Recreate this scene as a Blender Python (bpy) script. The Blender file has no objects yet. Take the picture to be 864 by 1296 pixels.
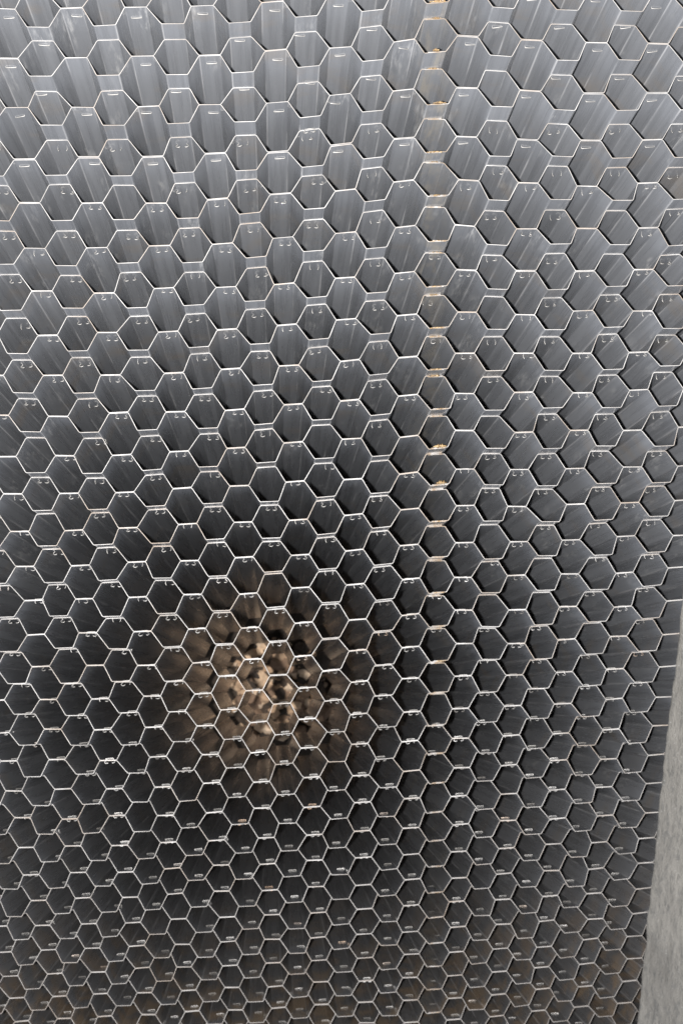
import bpy, bmesh, math, random
import numpy as np
from mathutils import Matrix, Vector

random.seed(7); rng = np.random.default_rng(7)
scene = bpy.context.scene
col = scene.collection

# ------------------------------------------------------------------ place
# The honeycomb is a stack of corrugated sheets whose tubes lean about 32 degrees
# from the vertical, so that its cut face is level. Tube frame: X along the sheets,
# Y across the stack, Z back out of the tubes; one unit is one column pitch = 0.1 m.
U = 0.1
X0, Y0, Z0 = 3.0947, 10.1786, 15.1685      # row 0, seam column, seen from the camera
PY, H, STEP = 0.5978, 0.5761, 0.3789       # row pitch, cell height, setback per row
LEN = 7.0                                   # tube length
TH = 0.0098                                 # sheet thickness
tilt = math.atan2(STEP, PY); CS, SN = math.cos(tilt), math.sin(tilt)
FACE_Z = LEN*CS + 3.6                      # the block hangs beside the wall, clear of the ground
AX = Matrix(((1, 0, 0), (0, CS, SN), (0, -SN, CS)))       # tube frame -> world
CAM_OFF = Vector((0, 0, FACE_Z + SN*Y0 + CS*Z0))
def world(X, Y, Z):                         # Z: distance down the tubes
    v = AX @ Vector((X, Y, -Z)) + CAM_OFF
    return v*U
def world_np(P):
    P = np.asarray(P, float); X, Y, Zb = P[..., 0], P[..., 1], -P[..., 2]
    return np.stack([X, CS*Y + SN*Zb, -SN*Y + CS*Zb + CAM_OFF.z], -1)*U

# ------------------------------------------------------------------ camera
cam_d = bpy.data.cameras.new('camera'); cam = bpy.data.objects.new('camera', cam_d); col.objects.link(cam)
cam_d.sensor_fit = 'VERTICAL'; cam_d.sensor_height = 36.0; cam_d.sensor_width = 24.0
cam_d.lens = 1400/1296*36.0
cam_d.clip_start = 0.02; cam_d.clip_end = 200
rv = Vector((0.156287, -0.063708, 0.067020))
R = Matrix.Rotation(rv.length, 3, rv.normalized())
F = Matrix(((1, 0, 0), (0, 1, 0), (0, 0, -1)))
cam.matrix_world = Matrix.Translation(CAM_OFF*U) @ (AX @ (F @ R @ F).transposed()).to_4x4()
cam_d.dof.use_dof = True; cam_d.dof.focus_distance = 1.72; cam_d.dof.aperture_fstop = 5.6
scene.camera = cam

# ------------------------------------------------------------------ light: dim surroundings and the camera's flash
w = bpy.data.worlds.new('World'); scene.world = w; w.use_nodes = True
bgn = w.node_tree.nodes['Background']; bgn.inputs[0].default_value = (0.90, 0.935, 1.0, 1); bgn.inputs[1].default_value = 0.72
fl = bpy.data.lights.new('flash', 'POINT'); flo = bpy.data.objects.new('flash', fl); col.objects.link(flo)
fl.energy = 300; fl.shadow_soft_size = 0.016; fl.color = (1.0, 0.975, 0.945)
flo.location = cam.matrix_world @ Vector((-0.100, -0.008, 0.0))
tgt = world(0.15, 0, CAM_OFF.z/CS); tgt.z = 0.0          # pale gravel kept to this spot, soil around darkened to limit bounce light
vs = scene.view_settings; vs.view_transform = 'Standard'; vs.look = 'None'; vs.exposure = 0.8; vs.gamma = 1.0
scene.render.engine = 'CYCLES'
scene.render.resolution_x, scene.render.resolution_y = 682, 1024

# ------------------------------------------------------------------ materials
def mat(name):
    m = bpy.data.materials.new(name); m.use_nodes = True
    nt = m.node_tree; return m, nt, nt.nodes['Principled BSDF']
def N(nt, t, **kw):
    n = nt.nodes.new(t)
    for k, v in kw.items(): setattr(n, k, v)
    return n
def noise(nt, vec, scale, detail=4, rough=0.55):
    n = N(nt, 'ShaderNodeTexNoise'); n.inputs['Scale'].default_value = scale
    n.inputs['Detail'].default_value = detail; n.inputs['Roughness'].default_value = rough
    if vec is not None: nt.links.new(vec, n.inputs['Vector'])
    return n.outputs['Fac']
def ramp(nt, fac, stops):
    r = N(nt, 'ShaderNodeValToRGB'); e = r.color_ramp.elements
    while len(e) < len(stops): e.new(0.5)
    for el, (p, c) in zip(e, stops):
        el.position = p; el.color = (c, c, c, 1) if isinstance(c, (int, float)) else (*c, 1)
    nt.links.new(fac, r.inputs[0]); return r.outputs[0]
def mixc(nt, fac, a, b, mode='MIX'):
    m = N(nt, 'ShaderNodeMix', data_type='RGBA', blend_type=mode)
    for s, v in ((m.inputs[0], fac), (m.inputs[6], a), (m.inputs[7], b)):
        if isinstance(v, (int, float)): s.default_value = v
        elif isinstance(v, tuple): s.default_value = (*v, 1)
        else: nt.links.new(v, s)
    return m.outputs[2]
def mth(nt, op, a, b=0.0):
    m = N(nt, 'ShaderNodeMath', operation=op)
    for s, v in ((m.inputs[0], a), (m.inputs[1], b)):
        if isinstance(v, (int, float)): s.default_value = v
        else: nt.links.new(v, s)
    return m.outputs[0]
def mapped(nt, src, scale, loc=None):
    m = N(nt, 'ShaderNodeMapping'); m.inputs['Scale'].default_value = scale
    nt.links.new(src, m.inputs['Vector'])
    if loc is not None: nt.links.new(loc, m.inputs['Location'])
    return m.outputs[0]
def bump(nt, bs, h, strength, dist):
    b = N(nt, 'ShaderNodeBump'); b.inputs['Strength'].default_value = strength; b.inputs['Distance'].default_value = dist
    nt.links.new(h, b.inputs['Height']); nt.links.new(b.outputs[0], bs.inputs['Normal'])

# grey rigid plastic, streaked along the tubes, scuffed and a little dusty
M_sheet, nt, bs = mat('grey_plastic')
at = N(nt, 'ShaderNodeAttribute', attribute_name='tube_co').outputs['Vector']
oi = N(nt, 'ShaderNodeObjectInfo').outputs['Random']
offs = N(nt, 'ShaderNodeCombineXYZ'); nt.links.new(mth(nt, 'MULTIPLY', oi, 37.0), offs.inputs[0]); nt.links.new(mth(nt, 'MULTIPLY', oi, 11.0), offs.inputs[2])
st = noise(nt, mapped(nt, at, (9, 9, 0.35), offs.outputs[0]), 1.0, 5, 0.6)
st2 = noise(nt, mapped(nt, at, (30, 30, 0.5), offs.outputs[0]), 1.0, 3, 0.6)
base = mixc(nt, ramp(nt, st, [(0.3, 0.0), (0.72, 1.0)]), (0.123, 0.1285, 0.140), (0.170, 0.177, 0.192))
base = mixc(nt, mth(nt, 'MULTIPLY', ramp(nt, st2, [(0.55, 0.0), (0.75, 1.0)]), 0.14), base, (0.27, 0.27, 0.28))
tone = mth(nt, 'ADD', mth(nt, 'MULTIPLY', oi, 0.22), 0.89)
tn = N(nt, 'ShaderNodeCombineColor')
for k in range(3): nt.links.new(tone, tn.inputs[k])
base = mixc(nt, 1.0, base, tn.outputs[0], 'MULTIPLY')
# chalky scuffs
sc = noise(nt, mapped(nt, at, (2.2, 2.2, 0.7), offs.outputs[0]), 1.0, 2, 0.5)
sf = noise(nt, mapped(nt, at, (16, 16, 3.0), offs.outputs[0]), 1.0, 6, 0.7)
scuff = mth(nt, 'MULTIPLY', ramp(nt, sc, [(0.58, 0.0), (0.70, 1.0)]), ramp(nt, sf, [(0.48, 0.0), (0.66, 1.0)]))
base = mixc(nt, mth(nt, 'MULTIPLY', scuff, 0.5), base, (0.42, 0.42, 0.42))
# silt
sl = noise(nt, mapped(nt, at, (0.55, 0.55, 0.9), offs.outputs[0]), 1.0, 5, 0.62)
base = mixc(nt, mth(nt, 'MULTIPLY', ramp(nt, sl, [(0.56, 0.0), (0.80, 1.0)]), 0.5), base, (0.20, 0.158, 0.112))
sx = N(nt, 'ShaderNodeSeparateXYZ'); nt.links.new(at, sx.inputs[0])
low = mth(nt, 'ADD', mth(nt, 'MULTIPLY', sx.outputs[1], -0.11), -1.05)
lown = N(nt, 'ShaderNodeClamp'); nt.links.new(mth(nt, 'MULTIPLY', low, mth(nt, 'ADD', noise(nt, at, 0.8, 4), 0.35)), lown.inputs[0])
base = mixc(nt, mth(nt, 'MULTIPLY', lown.outputs[0], 0.6), base, (0.084, 0.075, 0.067))  # far rows mixed towards a darker brown
seam = N(nt, 'ShaderNodeClamp'); nt.links.new(mth(nt, 'SUBTRACT', 1.5, mth(nt, 'MULTIPLY', mth(nt, 'ABSOLUTE', sx.outputs[0]), 5.0)), seam.inputs[0])
base = mixc(nt, mth(nt, 'MULTIPLY', seam.outputs[0], ramp(nt, noise(nt, mapped(nt, at, (5, 5, 1.6), offs.outputs[0]), 1.0, 5, 0.65), [(0.46, 0.0), (0.66, 0.6)])), base, (0.25, 0.23, 0.20))
silt = N(nt, 'ShaderNodeClamp'); nt.links.new(mth(nt, 'MULTIPLY', mth(nt, 'ADD', sx.outputs[1], 14.6), -0.35), silt.inputs[0])
sn = noise(nt, mapped(nt, at, (1.1, 1.1, 0.8), offs.outputs[0]), 1.0, 6, 0.65)
base = mixc(nt, mth(nt, 'MULTIPLY', silt.outputs[0], ramp(nt, sn, [(0.47, 0.0), (0.60, 0.75)])), base, (0.23, 0.17, 0.115))
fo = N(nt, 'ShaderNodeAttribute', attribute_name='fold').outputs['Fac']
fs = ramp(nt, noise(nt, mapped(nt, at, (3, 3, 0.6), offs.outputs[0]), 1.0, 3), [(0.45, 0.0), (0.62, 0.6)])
base = mixc(nt, mth(nt, 'MULTIPLY', fo, fs), base, (0.42, 0.42, 0.43))  # pale streaks painted on the bends in place of their glossy highlight
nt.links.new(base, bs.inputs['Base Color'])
rg = mth(nt, 'ADD', mth(nt, 'MULTIPLY', st, 0.26), 0.15); nt.links.new(rg, bs.inputs['Roughness'])
bs.inputs['Specular IOR Level'].default_value = 0.4
bs.inputs['Coat Weight'].default_value = 1.0; bs.inputs['Coat Roughness'].default_value = 0.19; bs.inputs['Coat IOR'].default_value = 1.55
bump(nt, bs, noise(nt, mapped(nt, at, (14, 14, 0.8), offs.outputs[0]), 1.0, 4, 0.6), 0.12, 0.002)

# pale sawn edge of the plastic
M_edge, nt, bs = mat('pale_cut_edge')
at = N(nt, 'ShaderNodeAttribute', attribute_name='tube_co').outputs['Vector']
c = mixc(nt, ramp(nt, noise(nt, mapped(nt, at, (2.5, 2.5, 2.5)), 1.0, 5), [(0.35, 0.0), (0.7, 1.0)]), (0.24, 0.228, 0.217), (0.44, 0.43, 0.42))
c = mixc(nt, mth(nt, 'MULTIPLY', ramp(nt, noise(nt, mapped(nt, at, (0.9, 0.9, 0.9)), 1.0, 5), [(0.50, 0.0), (0.68, 1.0)]), 0.7), c, (0.25, 0.185, 0.13))
sx = N(nt, 'ShaderNodeSeparateXYZ'); nt.links.new(at, sx.inputs[0])
seam = N(nt, 'ShaderNodeClamp'); nt.links.new(mth(nt, 'SUBTRACT', 1.7, mth(nt, 'MULTIPLY', mth(nt, 'ABSOLUTE', sx.outputs[0]), 6.0)), seam.inputs[0])
c = mixc(nt, mth(nt, 'MULTIPLY', seam.outputs[0], ramp(nt, noise(nt, mapped(nt, at, (7, 2.3, 7)), 1.0, 4), [(0.40, 0.0), (0.60, 0.85)])), c, (0.20, 0.13, 0.065))
low = mth(nt, 'ADD', mth(nt, 'MULTIPLY', sx.outputs[1], -0.11), -1.05)      # the far rows turn darker and browner
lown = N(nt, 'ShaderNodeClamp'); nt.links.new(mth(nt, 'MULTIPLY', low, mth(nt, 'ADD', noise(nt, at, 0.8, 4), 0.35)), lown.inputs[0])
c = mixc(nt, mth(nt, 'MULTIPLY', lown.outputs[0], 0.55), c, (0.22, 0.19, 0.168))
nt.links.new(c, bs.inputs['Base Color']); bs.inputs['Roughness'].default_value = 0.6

M_steel, nt, bs = mat('staple_steel')
bs.inputs['Metallic'].default_value = 0.75
ri = N(nt, 'ShaderNodeNewGeometry').outputs['Random Per Island']
nt.links.new(ramp(nt, ri, [(0.0, (0.16, 0.15, 0.14)), (0.35, (0.38, 0.37, 0.355)), (0.75, (0.40, 0.39, 0.38)), (0.95, (0.56, 0.55, 0.54)), (1.0, (0.36, 0.25, 0.17))]), bs.inputs['Base Color'])
nt.links.new(mth(nt, 'ADD', mth(nt, 'MULTIPLY', ri, -0.15), 0.62), bs.inputs['Roughness'])

M_glue, nt, bs = mat('dried_glue')
tc = N(nt, 'ShaderNodeTexCoord').outputs['Object']
nt.links.new(ramp(nt, noise(nt, tc, 330, 5, 0.7), [(0.38, (0.045, 0.03, 0.018)), (0.52, (0.22, 0.135, 0.05)), (0.70, (0.40, 0.33, 0.21))]), bs.inputs['Base Color'])
bs.inputs['Roughness'].default_value = 0.38

M_conc, nt, bs = mat('rough_concrete')
tc = N(nt, 'ShaderNodeTexCoord').outputs['Object']
n1 = noise(nt, mapped(nt, tc, (6, 3, 6)), 1.0, 6, 0.62); n2 = noise(nt, mapped(nt, tc, (90, 32, 90)), 1.0, 5, 0.65)
n3 = noise(nt, mapped(nt, tc, (220, 220, 220)), 1.0, 3, 0.6)
c = mixc(nt, ramp(nt, n1, [(0.35, 0.0), (0.65, 1.0)]), (0.115, 0.108, 0.097), (0.180, 0.170, 0.153))
c = mixc(nt, mth(nt, 'MULTIPLY', ramp(nt, n2, [(0.50, 0.0), (0.66, 1.0)]), 0.8), c, (0.085, 0.083, 0.078))
c = mixc(nt, mth(nt, 'MULTIPLY', ramp(nt, n3, [(0.62, 0.0), (0.72, 1.0)]), 0.6), c, (0.30, 0.293, 0.28))
nt.links.new(c, bs.inputs['Base Color']); bs.inputs['Roughness'].default_value = 0.9
bump(nt, bs, mth(nt, 'ADD', n2, mth(nt, 'MULTIPLY', n3, 0.4)), 0.9, 0.006)

M_earth, nt, bs = mat('brown_earth')
tc = N(nt, 'ShaderNodeTexCoord').outputs['Object']
nt.links.new(ramp(nt, noise(nt, tc, 28, 6, 0.65), [(0.32, (0.016, 0.012, 0.009)), (0.5, (0.035, 0.025, 0.018)), (0.68, (0.06, 0.044, 0.031))]), bs.inputs['Base Color'])  # soil coloured very dark so little light bounces up into the tubes
bs.inputs['Roughness'].default_value = 0.95
M_stone, nt, bs = mat('brown_gravel')
ca = N(nt, 'ShaderNodeAttribute', attribute_name='tint').outputs['Color']
tc = N(nt, 'ShaderNodeTexCoord').outputs['Object']
nt.links.new(mixc(nt, 0.5, ca, ramp(nt, noise(nt, tc, 90, 4), [(0.3, 0.35), (0.7, 1.0)]), 'MULTIPLY'), bs.inputs['Base Color'])
bs.inputs['Roughness'].default_value = 0.9

# ------------------------------------------------------------------ ground
def grid_mesh(name, xs, ys, zf):
    P = [(x, y, zf(x, y)) for y in ys for x in xs]; n = len(xs)
    Fc = [(j*n+i, j*n+i+1, (j+1)*n+i+1, (j+1)*n+i) for j in range(len(ys)-1) for i in range(n-1)]
    me = bpy.data.meshes.new(name); me.from_pydata(P, [], Fc); me.polygons.foreach_set('use_smooth', [True]*len(Fc)); return me
from mathutils import noise as mn
me = grid_mesh('ground', np.linspace(-4, 4, 120), np.linspace(-4.5, 3.5, 120),
               lambda x, y: -0.012 + 0.010*mn.fractal(Vector((x*9, y*9, 0)), 1.0, 2.0, 4))
me.materials.append(M_earth)
ground = bpy.data.objects.new('ground', me); col.objects.link(ground)
ground['kind'] = 'structure'; ground['label'] = 'dark brown earth floor under the tubes'

# ------------------------------------------------------------------ the honeycomb
CX = [0.0212, 0.066, 0.0135, 0.1331, -0.0103, -0.061, 0.0848, -0.1087, -0.0017, -0.0684, -0.047]
CY = [0.0126, -0.069, -0.1949, 0.1909, -0.0362, 0.0676, -0.1976, -0.0226, 0.1573, -0.2459, 0.3705]
def sag(i, k):                      # how the limp stack has sagged and bowed, in its own plane
    i = np.clip(np.asarray(i, float), -9.5, 4.8)/6; k = (np.clip(np.asarray(k, float), -1, 30.5) - 15)/15
    B = np.stack([np.ones_like(i), i, k, i*i, i*k, k*k, i*i*k, i*k*k, k**3, abs(i), abs(i)*k], -1)
    return B @ np.array(CX), B @ np.array(CY)
K0, K1 = -3, 33
I_LEFT, I_RIGHT = -12.4, 6.2
zj = {k: rng.normal(0, 0.028) for k in range(K0-1, K1+2)}
ph = {k: rng.uniform(0, 6.28, 4) for k in range(K0-1, K1+2)}
def front(i, k):                    # front edge of row k: a little uneven
    p = ph[k]
    return Z0 + STEP*k + zj[k] + 0.016*np.sin(i*0.7+p[0]) + 0.008*np.sin(i*2.3+p[1])
def wobble(i, k):
    i = np.asarray(i, float)
    a = 0.010*np.sin(1.1*i + 0.55*k) + 0.008*np.sin(2.7*i - 1.3*k + 2) + 0.006*np.sin(0.37*i*k*0.3 + 1.7*k)
    b = 0.010*np.sin(0.9*i + 1.9*k + 1) + 0.008*np.sin(1.9*i + 2.9*k)
    return b, a
JX = rng.normal(0, 0.015, (80, 140)); JY = rng.normal(0, 0.012, (80, 140))
def joint(i2, l2):                  # every stapled joint sits a little off its place
    a = np.clip(np.asarray(i2, int) + 30, 0, 79); b = np.clip(np.asarray(l2, int) + 20, 0, 139)
    g = 1 + 2.6*np.exp(-((np.asarray(i2)/2 - 3.4)/0.9)**2 - ((np.asarray(l2)/2 - 25.5)/1.6)**2)   # a crushed corner by the wall
    return JX[a, b]*g, JY[a, b]*g
def lattice(i, k, y):               # column, row, height above the row's middle -> tube frame X, Y
    ke = k - np.asarray(y)/PY
    dx, dy = sag(i, ke); bx, by = wobble(i, ke)
    i = np.asarray(i, float); y = np.asarray(y, float)
    t = np.clip(np.abs(y)/(H/2), 0, 1)
    ia = np.round(i); ib = np.floor(i) + 0.5
    ax, ay = joint(np.rint(2*ia), np.rint(2*(k - np.where(y >= 0, 0.5, -0.5)))); ox, oy = joint(np.rint(2*ib), np.full(i.shape, 2*k))
    return X0 + i + dx + bx + t*ax + (1-t)*ox, Y0 - k*PY + y + dy + by + t*ay + (1-t)*oy

DEP = np.array([0, 0.035, 0.5, 1.2, 2.2, 3.5, 5.6, LEN])
R_ = 0.022
def profile(i0, i1, sign):
    """points (i, y, normal) of a trapezoid wave; sign=+1: crest over whole columns, 0 between; -1 mirrored"""
    pts = []
    sl = math.atan2(H/2, 1/6.)
    n_f = (0.0, 1.0); n_up = (-math.sin(sl), math.cos(sl)); n_dn = (math.sin(sl), math.cos(sl))
    c = 1/6.; r = R_; sx, sy = r*math.cos(sl), r*math.sin(sl)
    for m in range(math.floor(i0)-1, math.ceil(i1)+2):
        for (x, y, n) in ((-2*c-r, 0, n_f), (-2*c-r*.25, 0.0012, None), (-2*c+sx, sy, n_up), (-c-sx, H/2-sy, n_up), (-c+r*.25, H/2-0.0012, None), (-c+r, H/2, n_f),
                          (c-r, H/2, n_f), (c-r*.25, H/2-0.0012, None), (c+sx, H/2-sy, n_dn), (2*c-sx, sy, n_dn), (2*c+r*.25, 0.0012, None), (2*c+r, 0, n_f)):
            if n is None:
                n = (n_up[0]/2, (1+n_up[1])/2) if x < 0 else (n_dn[0]/2, (1+n_dn[1])/2)
            pts.append((m+x, y, n))
    pts.sort(key=lambda p: p[0])
    # clip with interpolated end points
    out = []
    xs = [p[0] for p in pts]; ys = [p[1] for p in pts]
    def at(x):
        j = max(1, min(len(xs)-1, int(np.searchsorted(xs, x))))
        return (x, float(np.interp(x, xs, ys)), pts[j][2] if abs(pts[j][0]-x) < abs(pts[j-1][0]-x) else pts[j-1][2])
    out = [at(i0)] + [p for p in pts if i0+1e-4 < p[0] < i1-1e-4] + [at(i1)]
    a = np.array([(p[0], p[1]*sign, p[2][0]*sign, p[2][1]) for p in out])
    return a

block = bpy.data.objects.new('honeycomb_block', None); col.objects.link(block)
block.location = world(X0-3, Y0-15*PY, Z0+STEP*15+LEN)
block['label'] = 'grey plastic honeycomb block of stapled corrugated sheets forming rows of deep hexagonal tubes'
block['category'] = 'honeycomb block'
BASE = np.array(block.location)
bpy.context.view_layer.update()

def make_sheet(k, sign, i0, i1, lap=0.0):
    pr = profile(i0, i1, sign); n = len(pr); nd = len(DEP)
    i, y, nx, ny = pr.T
    # the two modules overlap on the seam column: the right one runs on the other face there
    if lap: y = y + lap*np.clip((0.22 - np.abs(i))/0.06, 0, 1)
    y = y + sign*TH*0.54          # sheets of a row lie back to back
    V = np.zeros((2, nd, n, 3)); NR = np.zeros((2, nd, n, 3)); TC = np.zeros((2, nd, n, 3))
    X, Y = lattice(i, k, y); fz = front(i, k) + (rng.normal(0, 0.006) + 0.006*np.sin(i*1.7+k*2.1+sign))
    nrm = np.stack([nx, ny], 1); nrm /= np.linalg.norm(nrm, axis=1)[:, None]
    p1, p2, p3 = rng.uniform(0, 6.28, 3)
    flat = (np.abs(nx) < 0.1)
    for d, dep in enumerate(DEP):
        fade = min(1, dep/1.0)
        wv = fade*(0.006*np.sin(i*5.1 + dep*1.1 + p1) + 0.005*np.sin(i*8.3 - dep*0.7 + p2))*(~flat)
        for s in (0, 1):
            o = (0.5 if s == 0 else -0.5)*TH
            V[s, d, :, 0] = X + nrm[:, 0]*o + wv; V[s, d, :, 1] = Y + nrm[:, 1]*o
            V[s, d, :, 2] = fz + dep
            NR[s, d, :, 0] = nrm[:, 0]*(1-2*s); NR[s, d, :, 1] = nrm[:, 1]*(1-2*s)
            TC[s, d, :, 0] = i; TC[s, d, :, 1] = -k*PY + y; TC[s, d, :, 2] = dep
    idx = np.arange(2*nd*n).reshape(2, nd, n)
    q = []
    def quads(a, b, c, d): q.append(np.stack([a, b, c, d], -1).reshape(-1, 4))
    quads(idx[0, :-1, :-1], idx[0, 1:, :-1], idx[0, 1:, 1:], idx[0, :-1, 1:])
    quads(idx[1, :-1, :-1], idx[1, :-1, 1:], idx[1, 1:, 1:], idx[1, 1:, :-1])
    nbig = sum(len(a) for a in q)
    quads(idx[0, 0, :-1], idx[0, 0, 1:], idx[1, 0, 1:], idx[1, 0, :-1])
    nfront = len(q[-1])
    quads(idx[0, -1, :-1], idx[1, -1, :-1], idx[1, -1, 1:], idx[0, -1, 1:])
    quads(idx[0, :-1, 0], idx[1, :-1, 0], idx[1, 1:, 0], idx[0, 1:, 0])
    quads(idx[0, :-1, -1], idx[0, 1:, -1], idx[1, 1:, -1], idx[1, :-1, -1])
    Q = np.concatenate(q)[:, ::-1]
    W = world_np(V.reshape(-1, 3)) - BASE
    me = bpy.data.meshes.new('corrugated_sheet')
    me.vertices.add(len(W)); me.vertices.foreach_set('co', W.ravel())
    me.loops.add(Q.size); me.loops.foreach_set('vertex_index', Q.ravel())
    me.polygons.add(len(Q)); me.polygons.foreach_set('loop_start', np.arange(len(Q))*4)
    mi = np.ones(len(Q), int); mi[:nbig] = 0; mi[nbig+nfront:] = 0
    me.polygons.foreach_set('material_index', mi); me.polygons.foreach_set('use_smooth', np.arange(len(Q)) < nbig)
    me.materials.append(M_sheet); me.materials.append(M_edge)
    me.update(calc_edges=True)
    a = me.attributes.new('tube_co', 'FLOAT_VECTOR', 'POINT'); a.data.foreach_set('vector', TC.reshape(-1, 3).ravel())
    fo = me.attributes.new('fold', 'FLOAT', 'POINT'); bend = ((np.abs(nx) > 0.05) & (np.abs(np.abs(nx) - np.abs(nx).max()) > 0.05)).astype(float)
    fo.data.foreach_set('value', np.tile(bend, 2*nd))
    # normals: each flat keeps its own, only the bends are rounded
    nw = NR.reshape(-1, 3); nw = np.stack([nw[:, 0], CS*nw[:, 1], -SN*nw[:, 1]], 1)
    ln = np.zeros((len(Q), 4, 3)); ln[:nbig] = nw[Q[:nbig]]
    pn = np.zeros(len(Q)*3); me.polygons.foreach_get('normal', pn); pn = pn.reshape(-1, 3)
    ln[nbig:] = pn[nbig:, None, :]
    me.normals_split_custom_set([tuple(v) for v in ln.reshape(-1, 3)])
    o = bpy.data.objects.new('corrugated_sheet', me); col.objects.link(o); o.parent = block
    return o
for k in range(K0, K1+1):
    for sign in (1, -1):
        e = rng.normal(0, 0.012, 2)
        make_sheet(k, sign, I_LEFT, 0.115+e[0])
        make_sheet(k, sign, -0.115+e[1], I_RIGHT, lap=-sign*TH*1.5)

# staples
def tube(bm, path, r, seg=6):
    rings = []
    for j, p in enumerate(path):
        p = Vector(p); t = (Vector(path[min(j+1, len(path)-1)]) - Vector(path[max(j-1, 0)])).normalized()
        a = t.cross(Vector((0.13, 0.27, 0.95))).normalized(); b = t.cross(a)
        rings.append([bm.verts.new(p + r*(math.cos(2*math.pi*s/seg)*a + math.sin(2*math.pi*s/seg)*b)) for s in range(seg)])
    for A, Bq in zip(rings, rings[1:]):
        for s in range(seg): bm.faces.new((A[s], A[(s+1) % seg], Bq[(s+1) % seg], Bq[s]))
    bm.faces.new(rings[0][::-1]); bm.faces.new(rings[-1])
def staple_mesh(var):
    # local: x along crown, y from prong side (-) to crown side (+), z along the tube; metres
    rr = random.Random(var); bm = bmesh.new(); r = 0.0007; hw = 0.0080; t = 0.0018
    path = []
    def prong(sx):
        lean = rr.uniform(0.15, 0.75); a = rr.uniform(215, 275); R2 = rr.uniform(0.0033, 0.0040); v = R2*rr.uniform(0.60, 0.80)
        out = []
        for q in range(1, 9):            # the prong is clinched round into a hook
            f = math.radians(90 - a*q/8)
            dy = v - v*math.sin(f)
            out.append((sx*(hw - R2*0.5 + R2*math.cos(f)), -t-0.0002-dy*math.cos(lean), dy*math.sin(lean) + 0.00012*q))
        if rr.random() < 0.12:           # a prong that stayed straight
            z = rr.uniform(-.3, .6)
            out = [(sx*(hw-0.0004*q), -t-0.0008*q, 0.0008*q*z) for q in range(1, 6)]
        return out
    L = prong(-1); Rr = prong(1)
    path = L[::-1] + [(-hw*.9, -t, 0), (-hw*.98, t*0.6, 0), (-hw*0.93, t+r*0.6, 0), (0, t+r*0.8, 0), (hw*0.93, t+r*0.6, 0), (hw*.98, t*0.6, 0), (hw*.9, -t, 0)] + Rr
    tube(bm, path, r)
    bmesh.ops.recalc_face_normals(bm, faces=bm.faces)
    me = bpy.data.meshes.new('staple'); bm.to_mesh(me); bm.free()
    me.polygons.foreach_set('use_smooth', [True]*len(me.polygons)); me.materials.append(M_steel); return me
variants = [staple_mesh(v) for v in range(10)]
spots = []
for k in range(-1, 32):
    lo, hi = -6.9 - max(0, k)*0.125, 4.4
    for m in range(-12, 5):
        for half in (0, 1):
            i = m + 0.5*half
            if not lo <= i <= hi: continue
            if random.random() < 0.10: continue
            ii = i + random.gauss(0, 0.035) + (0.03 if k > 3 else 0)
            if half:       # inside row k, sheets back to back
                y = 0.0; z = float(front(i, k)) + (random.gauss(0.20, 0.022) if k <= 3 else random.gauss(0.165, 0.055)); crown_down = k <= 3
            else:          # between row k-1 and row k
                if i == 0 and random.random() < 0.45: continue
                y = H/2 + (PY-H)/2; z = float(front(i, k)) + (random.gauss(0.075, 0.02) if k <= 2 else random.gauss(0.24, 0.06)); crown_down = k <= 2
            if k > 15 and half: z += 0.19
            X, Y = lattice(np.array(ii), k, np.array(y))
            spots.append((float(X), float(Y), z, crown_down, k))
spots.sort(key=lambda s: s[2])
# one staple missed the joint and sits astride the front edge
Xs, Ys = lattice(np.array(-2.0), 3, np.array(H/2)); 
stray = bpy.data.objects.new('staple', variants[0]); col.objects.link(stray); stray.parent = block
stray.matrix_local = Matrix.Translation(world(float(Xs), float(Ys), float(front(-2.0, 3)) - 0.012) - Vector(BASE)) @ (AX @ Matrix(((-1, 0, 0), (0, 0.5, 0.87), (0, 0.87, -0.5)))).to_4x4()
rest = bmesh.new()
def staple_matrix(s):
    X, Y, z, down, k = s
    f = -1 if down else 1
    rz = random.gauss(0.03, 0.13)
    # staple axes in the tube frame
    ex = Vector((math.cos(rz)*f, 0, math.sin(rz))).normalized(); ey = Vector((0, f, 0)); ez = ex.cross(ey)
    L = Matrix((ex, ey, ez)).transposed()
    M3 = AX @ L
    return Matrix.Translation(world(X, Y, z) - Vector(BASE)) @ M3.to_4x4()
for n, s in enumerate(spots):
    me = random.choice(variants); M4 = staple_matrix(s)
    if n < 299:
        o = bpy.data.objects.new('staple', me); col.objects.link(o); o.parent = block; o.matrix_local = M4
    else:
        tmp = me.copy(); tmp.transform(M4); rest.from_mesh(tmp); bpy.data.meshes.remove(tmp)
me = bpy.data.meshes.new('far_staples'); rest.to_mesh(me); rest.free(); me.materials.append(M_steel)
me.polygons.foreach_set('use_smooth', [True]*len(me.polygons))
o = bpy.data.objects.new('far_staples', me); col.objects.link(o); o.parent = block; o['kind'] = 'stuff'
o['label'] = 'remaining small steel staples in the deeper lower rows'

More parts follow.
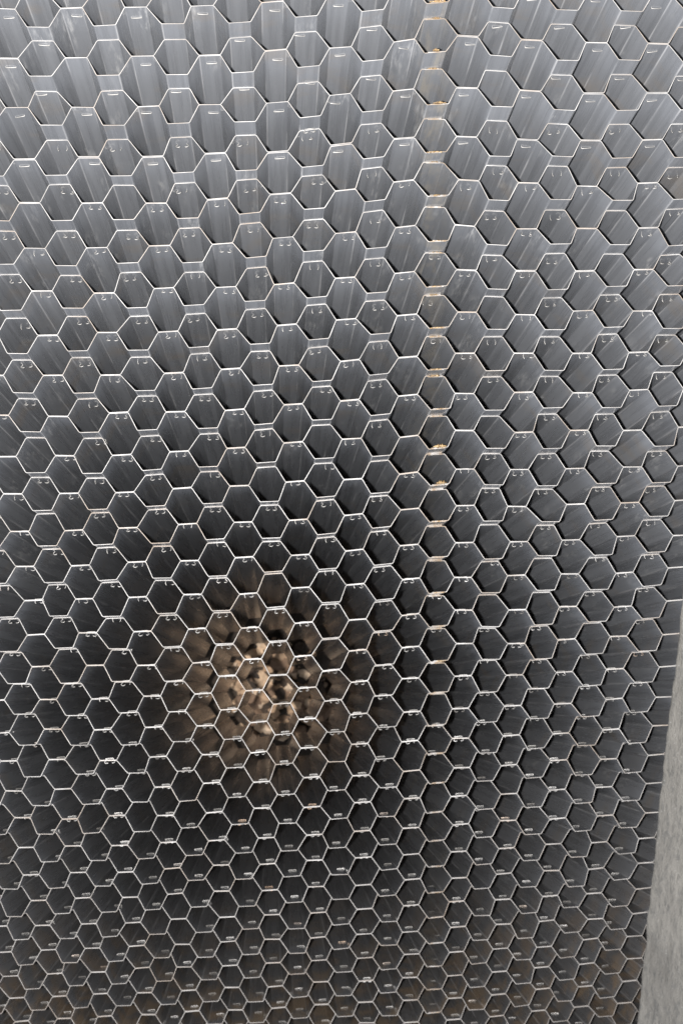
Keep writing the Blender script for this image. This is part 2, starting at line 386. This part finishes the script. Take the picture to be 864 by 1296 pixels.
# dried glue along the seam
def glue(k, y, size, zoff):
    bm = bmesh.new(); n, sg = 16, 8; half = 0.095*random.uniform(0.55, 1.45); c0 = random.uniform(-0.05, 0.05)
    rings = []
    for j in range(n):
        u = j/(n-1)*2-1
        i = c0 + half*u
        r = size*(0.15 + 0.85*random.random()**1.5)*math.sqrt(max(0.02, 1-u**4))
        X, Y = lattice(np.array(i), k, np.array(y)); z = float(front(i, k)) + zoff
        ring = []
        for s in range(sg):
            a = 2*math.pi*s/sg; rj = r*random.uniform(0.75, 1.2)
            ring.append(bm.verts.new(world(float(X), float(Y) + rj*0.8*math.cos(a) + (size*0.5 if size > 0.03 else -size*0.15), z + rj*1.3*math.sin(a)) - Vector(BASE)))
        rings.append(ring)
    for A, Bq in zip(rings, rings[1:]):
        for s in range(sg): bm.faces.new((A[s], A[(s+1) % sg], Bq[(s+1) % sg], Bq[s]))
    bm.faces.new(rings[0][::-1]); bm.faces.new(rings[-1])
    bmesh.ops.recalc_face_normals(bm, faces=bm.faces)
    me = bpy.data.meshes.new('glue_bead'); bm.to_mesh(me); bm.free(); me.materials.append(M_glue)
    me.polygons.foreach_set('use_smooth', [True]*len(me.polygons))
    o = bpy.data.objects.new('glue_bead', me); col.objects.link(o); o.parent = block
for k, side, size in [(0, -1, .034), (1, 1, .022), (1, -1, .032), (2, 1, .016), (2, -1, .028), (3, -1, .018), (4, 1, .012), (4, -1, .015), (5, -1, .020), (6, 1, .012), (6, -1, .015),
                      (7, 1, .014), (7, -1, .016), (8, 1, .016), (8, -1, .020), (9, 1, .018), (9, -1, .019), (10, -1, .046), (11, -1, .052), (12, -1, .016), (14, -1, .014), (16, -1, .013), (24, -1, .012), (29, -1, .012)]:
    glue(k, side*H/2, size*1.2, -0.004)

# ------------------------------------------------------------------ concrete basin wall along the cut ends of the sheets
fz = FACE_Z*U + 0.022                # its foot stops just above the tips of the sheets, which run on beneath it
wx = (X0 + 4.60)*U
def wall_x(y, z):
    v = Vector((y*4, z*7, 3.1))
    d = 0.0042*mn.fractal(v, 1.0, 2.0, 5) + 0.002*mn.fractal(Vector((y*30, z*60, 0)), 1.0, 2.0, 3)
    yk = (world(0, Y0-26.9*PY, Z0+STEP*26.9)).y
    d += 0.006*math.exp(-((y-yk)/0.035)**2)*math.exp(-((z-fz)/0.06)**2)
    e = (z-fz)
    d += 0.010*max(0.0, 1-e/0.012)**2           # worn arris
    return wx + d + 0.42*e
ys = np.linspace(-2.2, 1.9, 420); zs = np.concatenate([fz + np.linspace(0, 0.02, 8), np.linspace(fz+0.025, fz+0.55, 100)])
ny, nz = len(ys), len(zs)
P = [(wall_x(y, z), y, z) for z in zs for y in ys]
Fc = [(j*ny+i, (j+1)*ny+i, (j+1)*ny+i+1, j*ny+i+1) for j in range(nz-1) for i in range(ny-1)]
b0 = len(P)
P += [(wx+0.55, ys[0], zs[0]), (wx+0.55, ys[-1], zs[0]), (wx+0.55, ys[0], zs[-1]), (wx+0.55, ys[-1], zs[-1])]
Fc += [(b0, b0+1, b0+3, b0+2)]
Fc += [[(nz-1)*ny+i for i in range(ny)][::-1] + [b0+2, b0+3], [i for i in range(ny)] + [b0+1, b0]]
Fc += [[j*ny for j in range(nz)][::-1] + [b0, b0+2], [j*ny+ny-1 for j in range(nz)] + [b0+3, b0+1]]
me = bpy.data.meshes.new('concrete_wall'); me.from_pydata(P, [], Fc); me.materials.append(M_conc)
me.polygons.foreach_set('use_smooth', [len(f) == 4 for f in Fc])
wall = bpy.data.objects.new('concrete_wall', me); col.objects.link(wall)
wall['label'] = 'rough pale grey concrete wall beside the honeycomb block'; wall['category'] = 'wall'

# ------------------------------------------------------------------ gravel and clods seen through the tubes
c = tgt
ico = bmesh.new(); bmesh.ops.create_icosphere(ico, subdivisions=1, radius=1)
iv = np.array([v.co[:] for v in ico.verts]); fi = np.array([[v.index for v in f.verts] for f in ico.faces]); ico.free()
VV, FF, TT = [], [], []
for n in range(460):
    a = random.uniform(0, 6.28); q = 0.128*math.sqrt(random.random())*random.choice([1, 1, 1, 1.35]); x = c.x + q*math.cos(a); y = c.y + 1.15*q*math.sin(a)
    r = random.choice([.008, .010, .013, .017, .024])*random.uniform(.8, 1.25)
    s = np.array([random.uniform(.8, 1.5), random.uniform(.7, 1.2), random.uniform(.4, .7)])*r
    v = iv*(1+rng.normal(0, .13, (len(iv), 1)))*s; a = random.uniform(0, 6.28)
    v = np.stack([v[:, 0]*math.cos(a)-v[:, 1]*math.sin(a), v[:, 0]*math.sin(a)+v[:, 1]*math.cos(a), v[:, 2]], 1) + (x, y, -0.012+s[2]*.4)
    FF.append(fi + len(iv)*n); VV.append(v)
    t = random.choice([(.60, .42, .275), (.45, .30, .19), (.22, .14, .09), (.62, .465, .33), (.06, .04, .027), (.04, .028, .02)])
    TT += [(*t, 1)]*len(iv)
me = bpy.data.meshes.new('gravel'); me.from_pydata(np.concatenate(VV).tolist(), [], np.concatenate(FF).tolist())
ca = me.color_attributes.new('tint', 'FLOAT_COLOR', 'POINT'); ca.data.foreach_set('color', np.array(TT).ravel())
me.materials.append(M_stone)
o = bpy.data.objects.new('gravel', me); col.objects.link(o); o['kind'] = 'stuff'
o['label'] = 'pale brown gravel and clods seen through the tubes'; o['category'] = 'gravel'
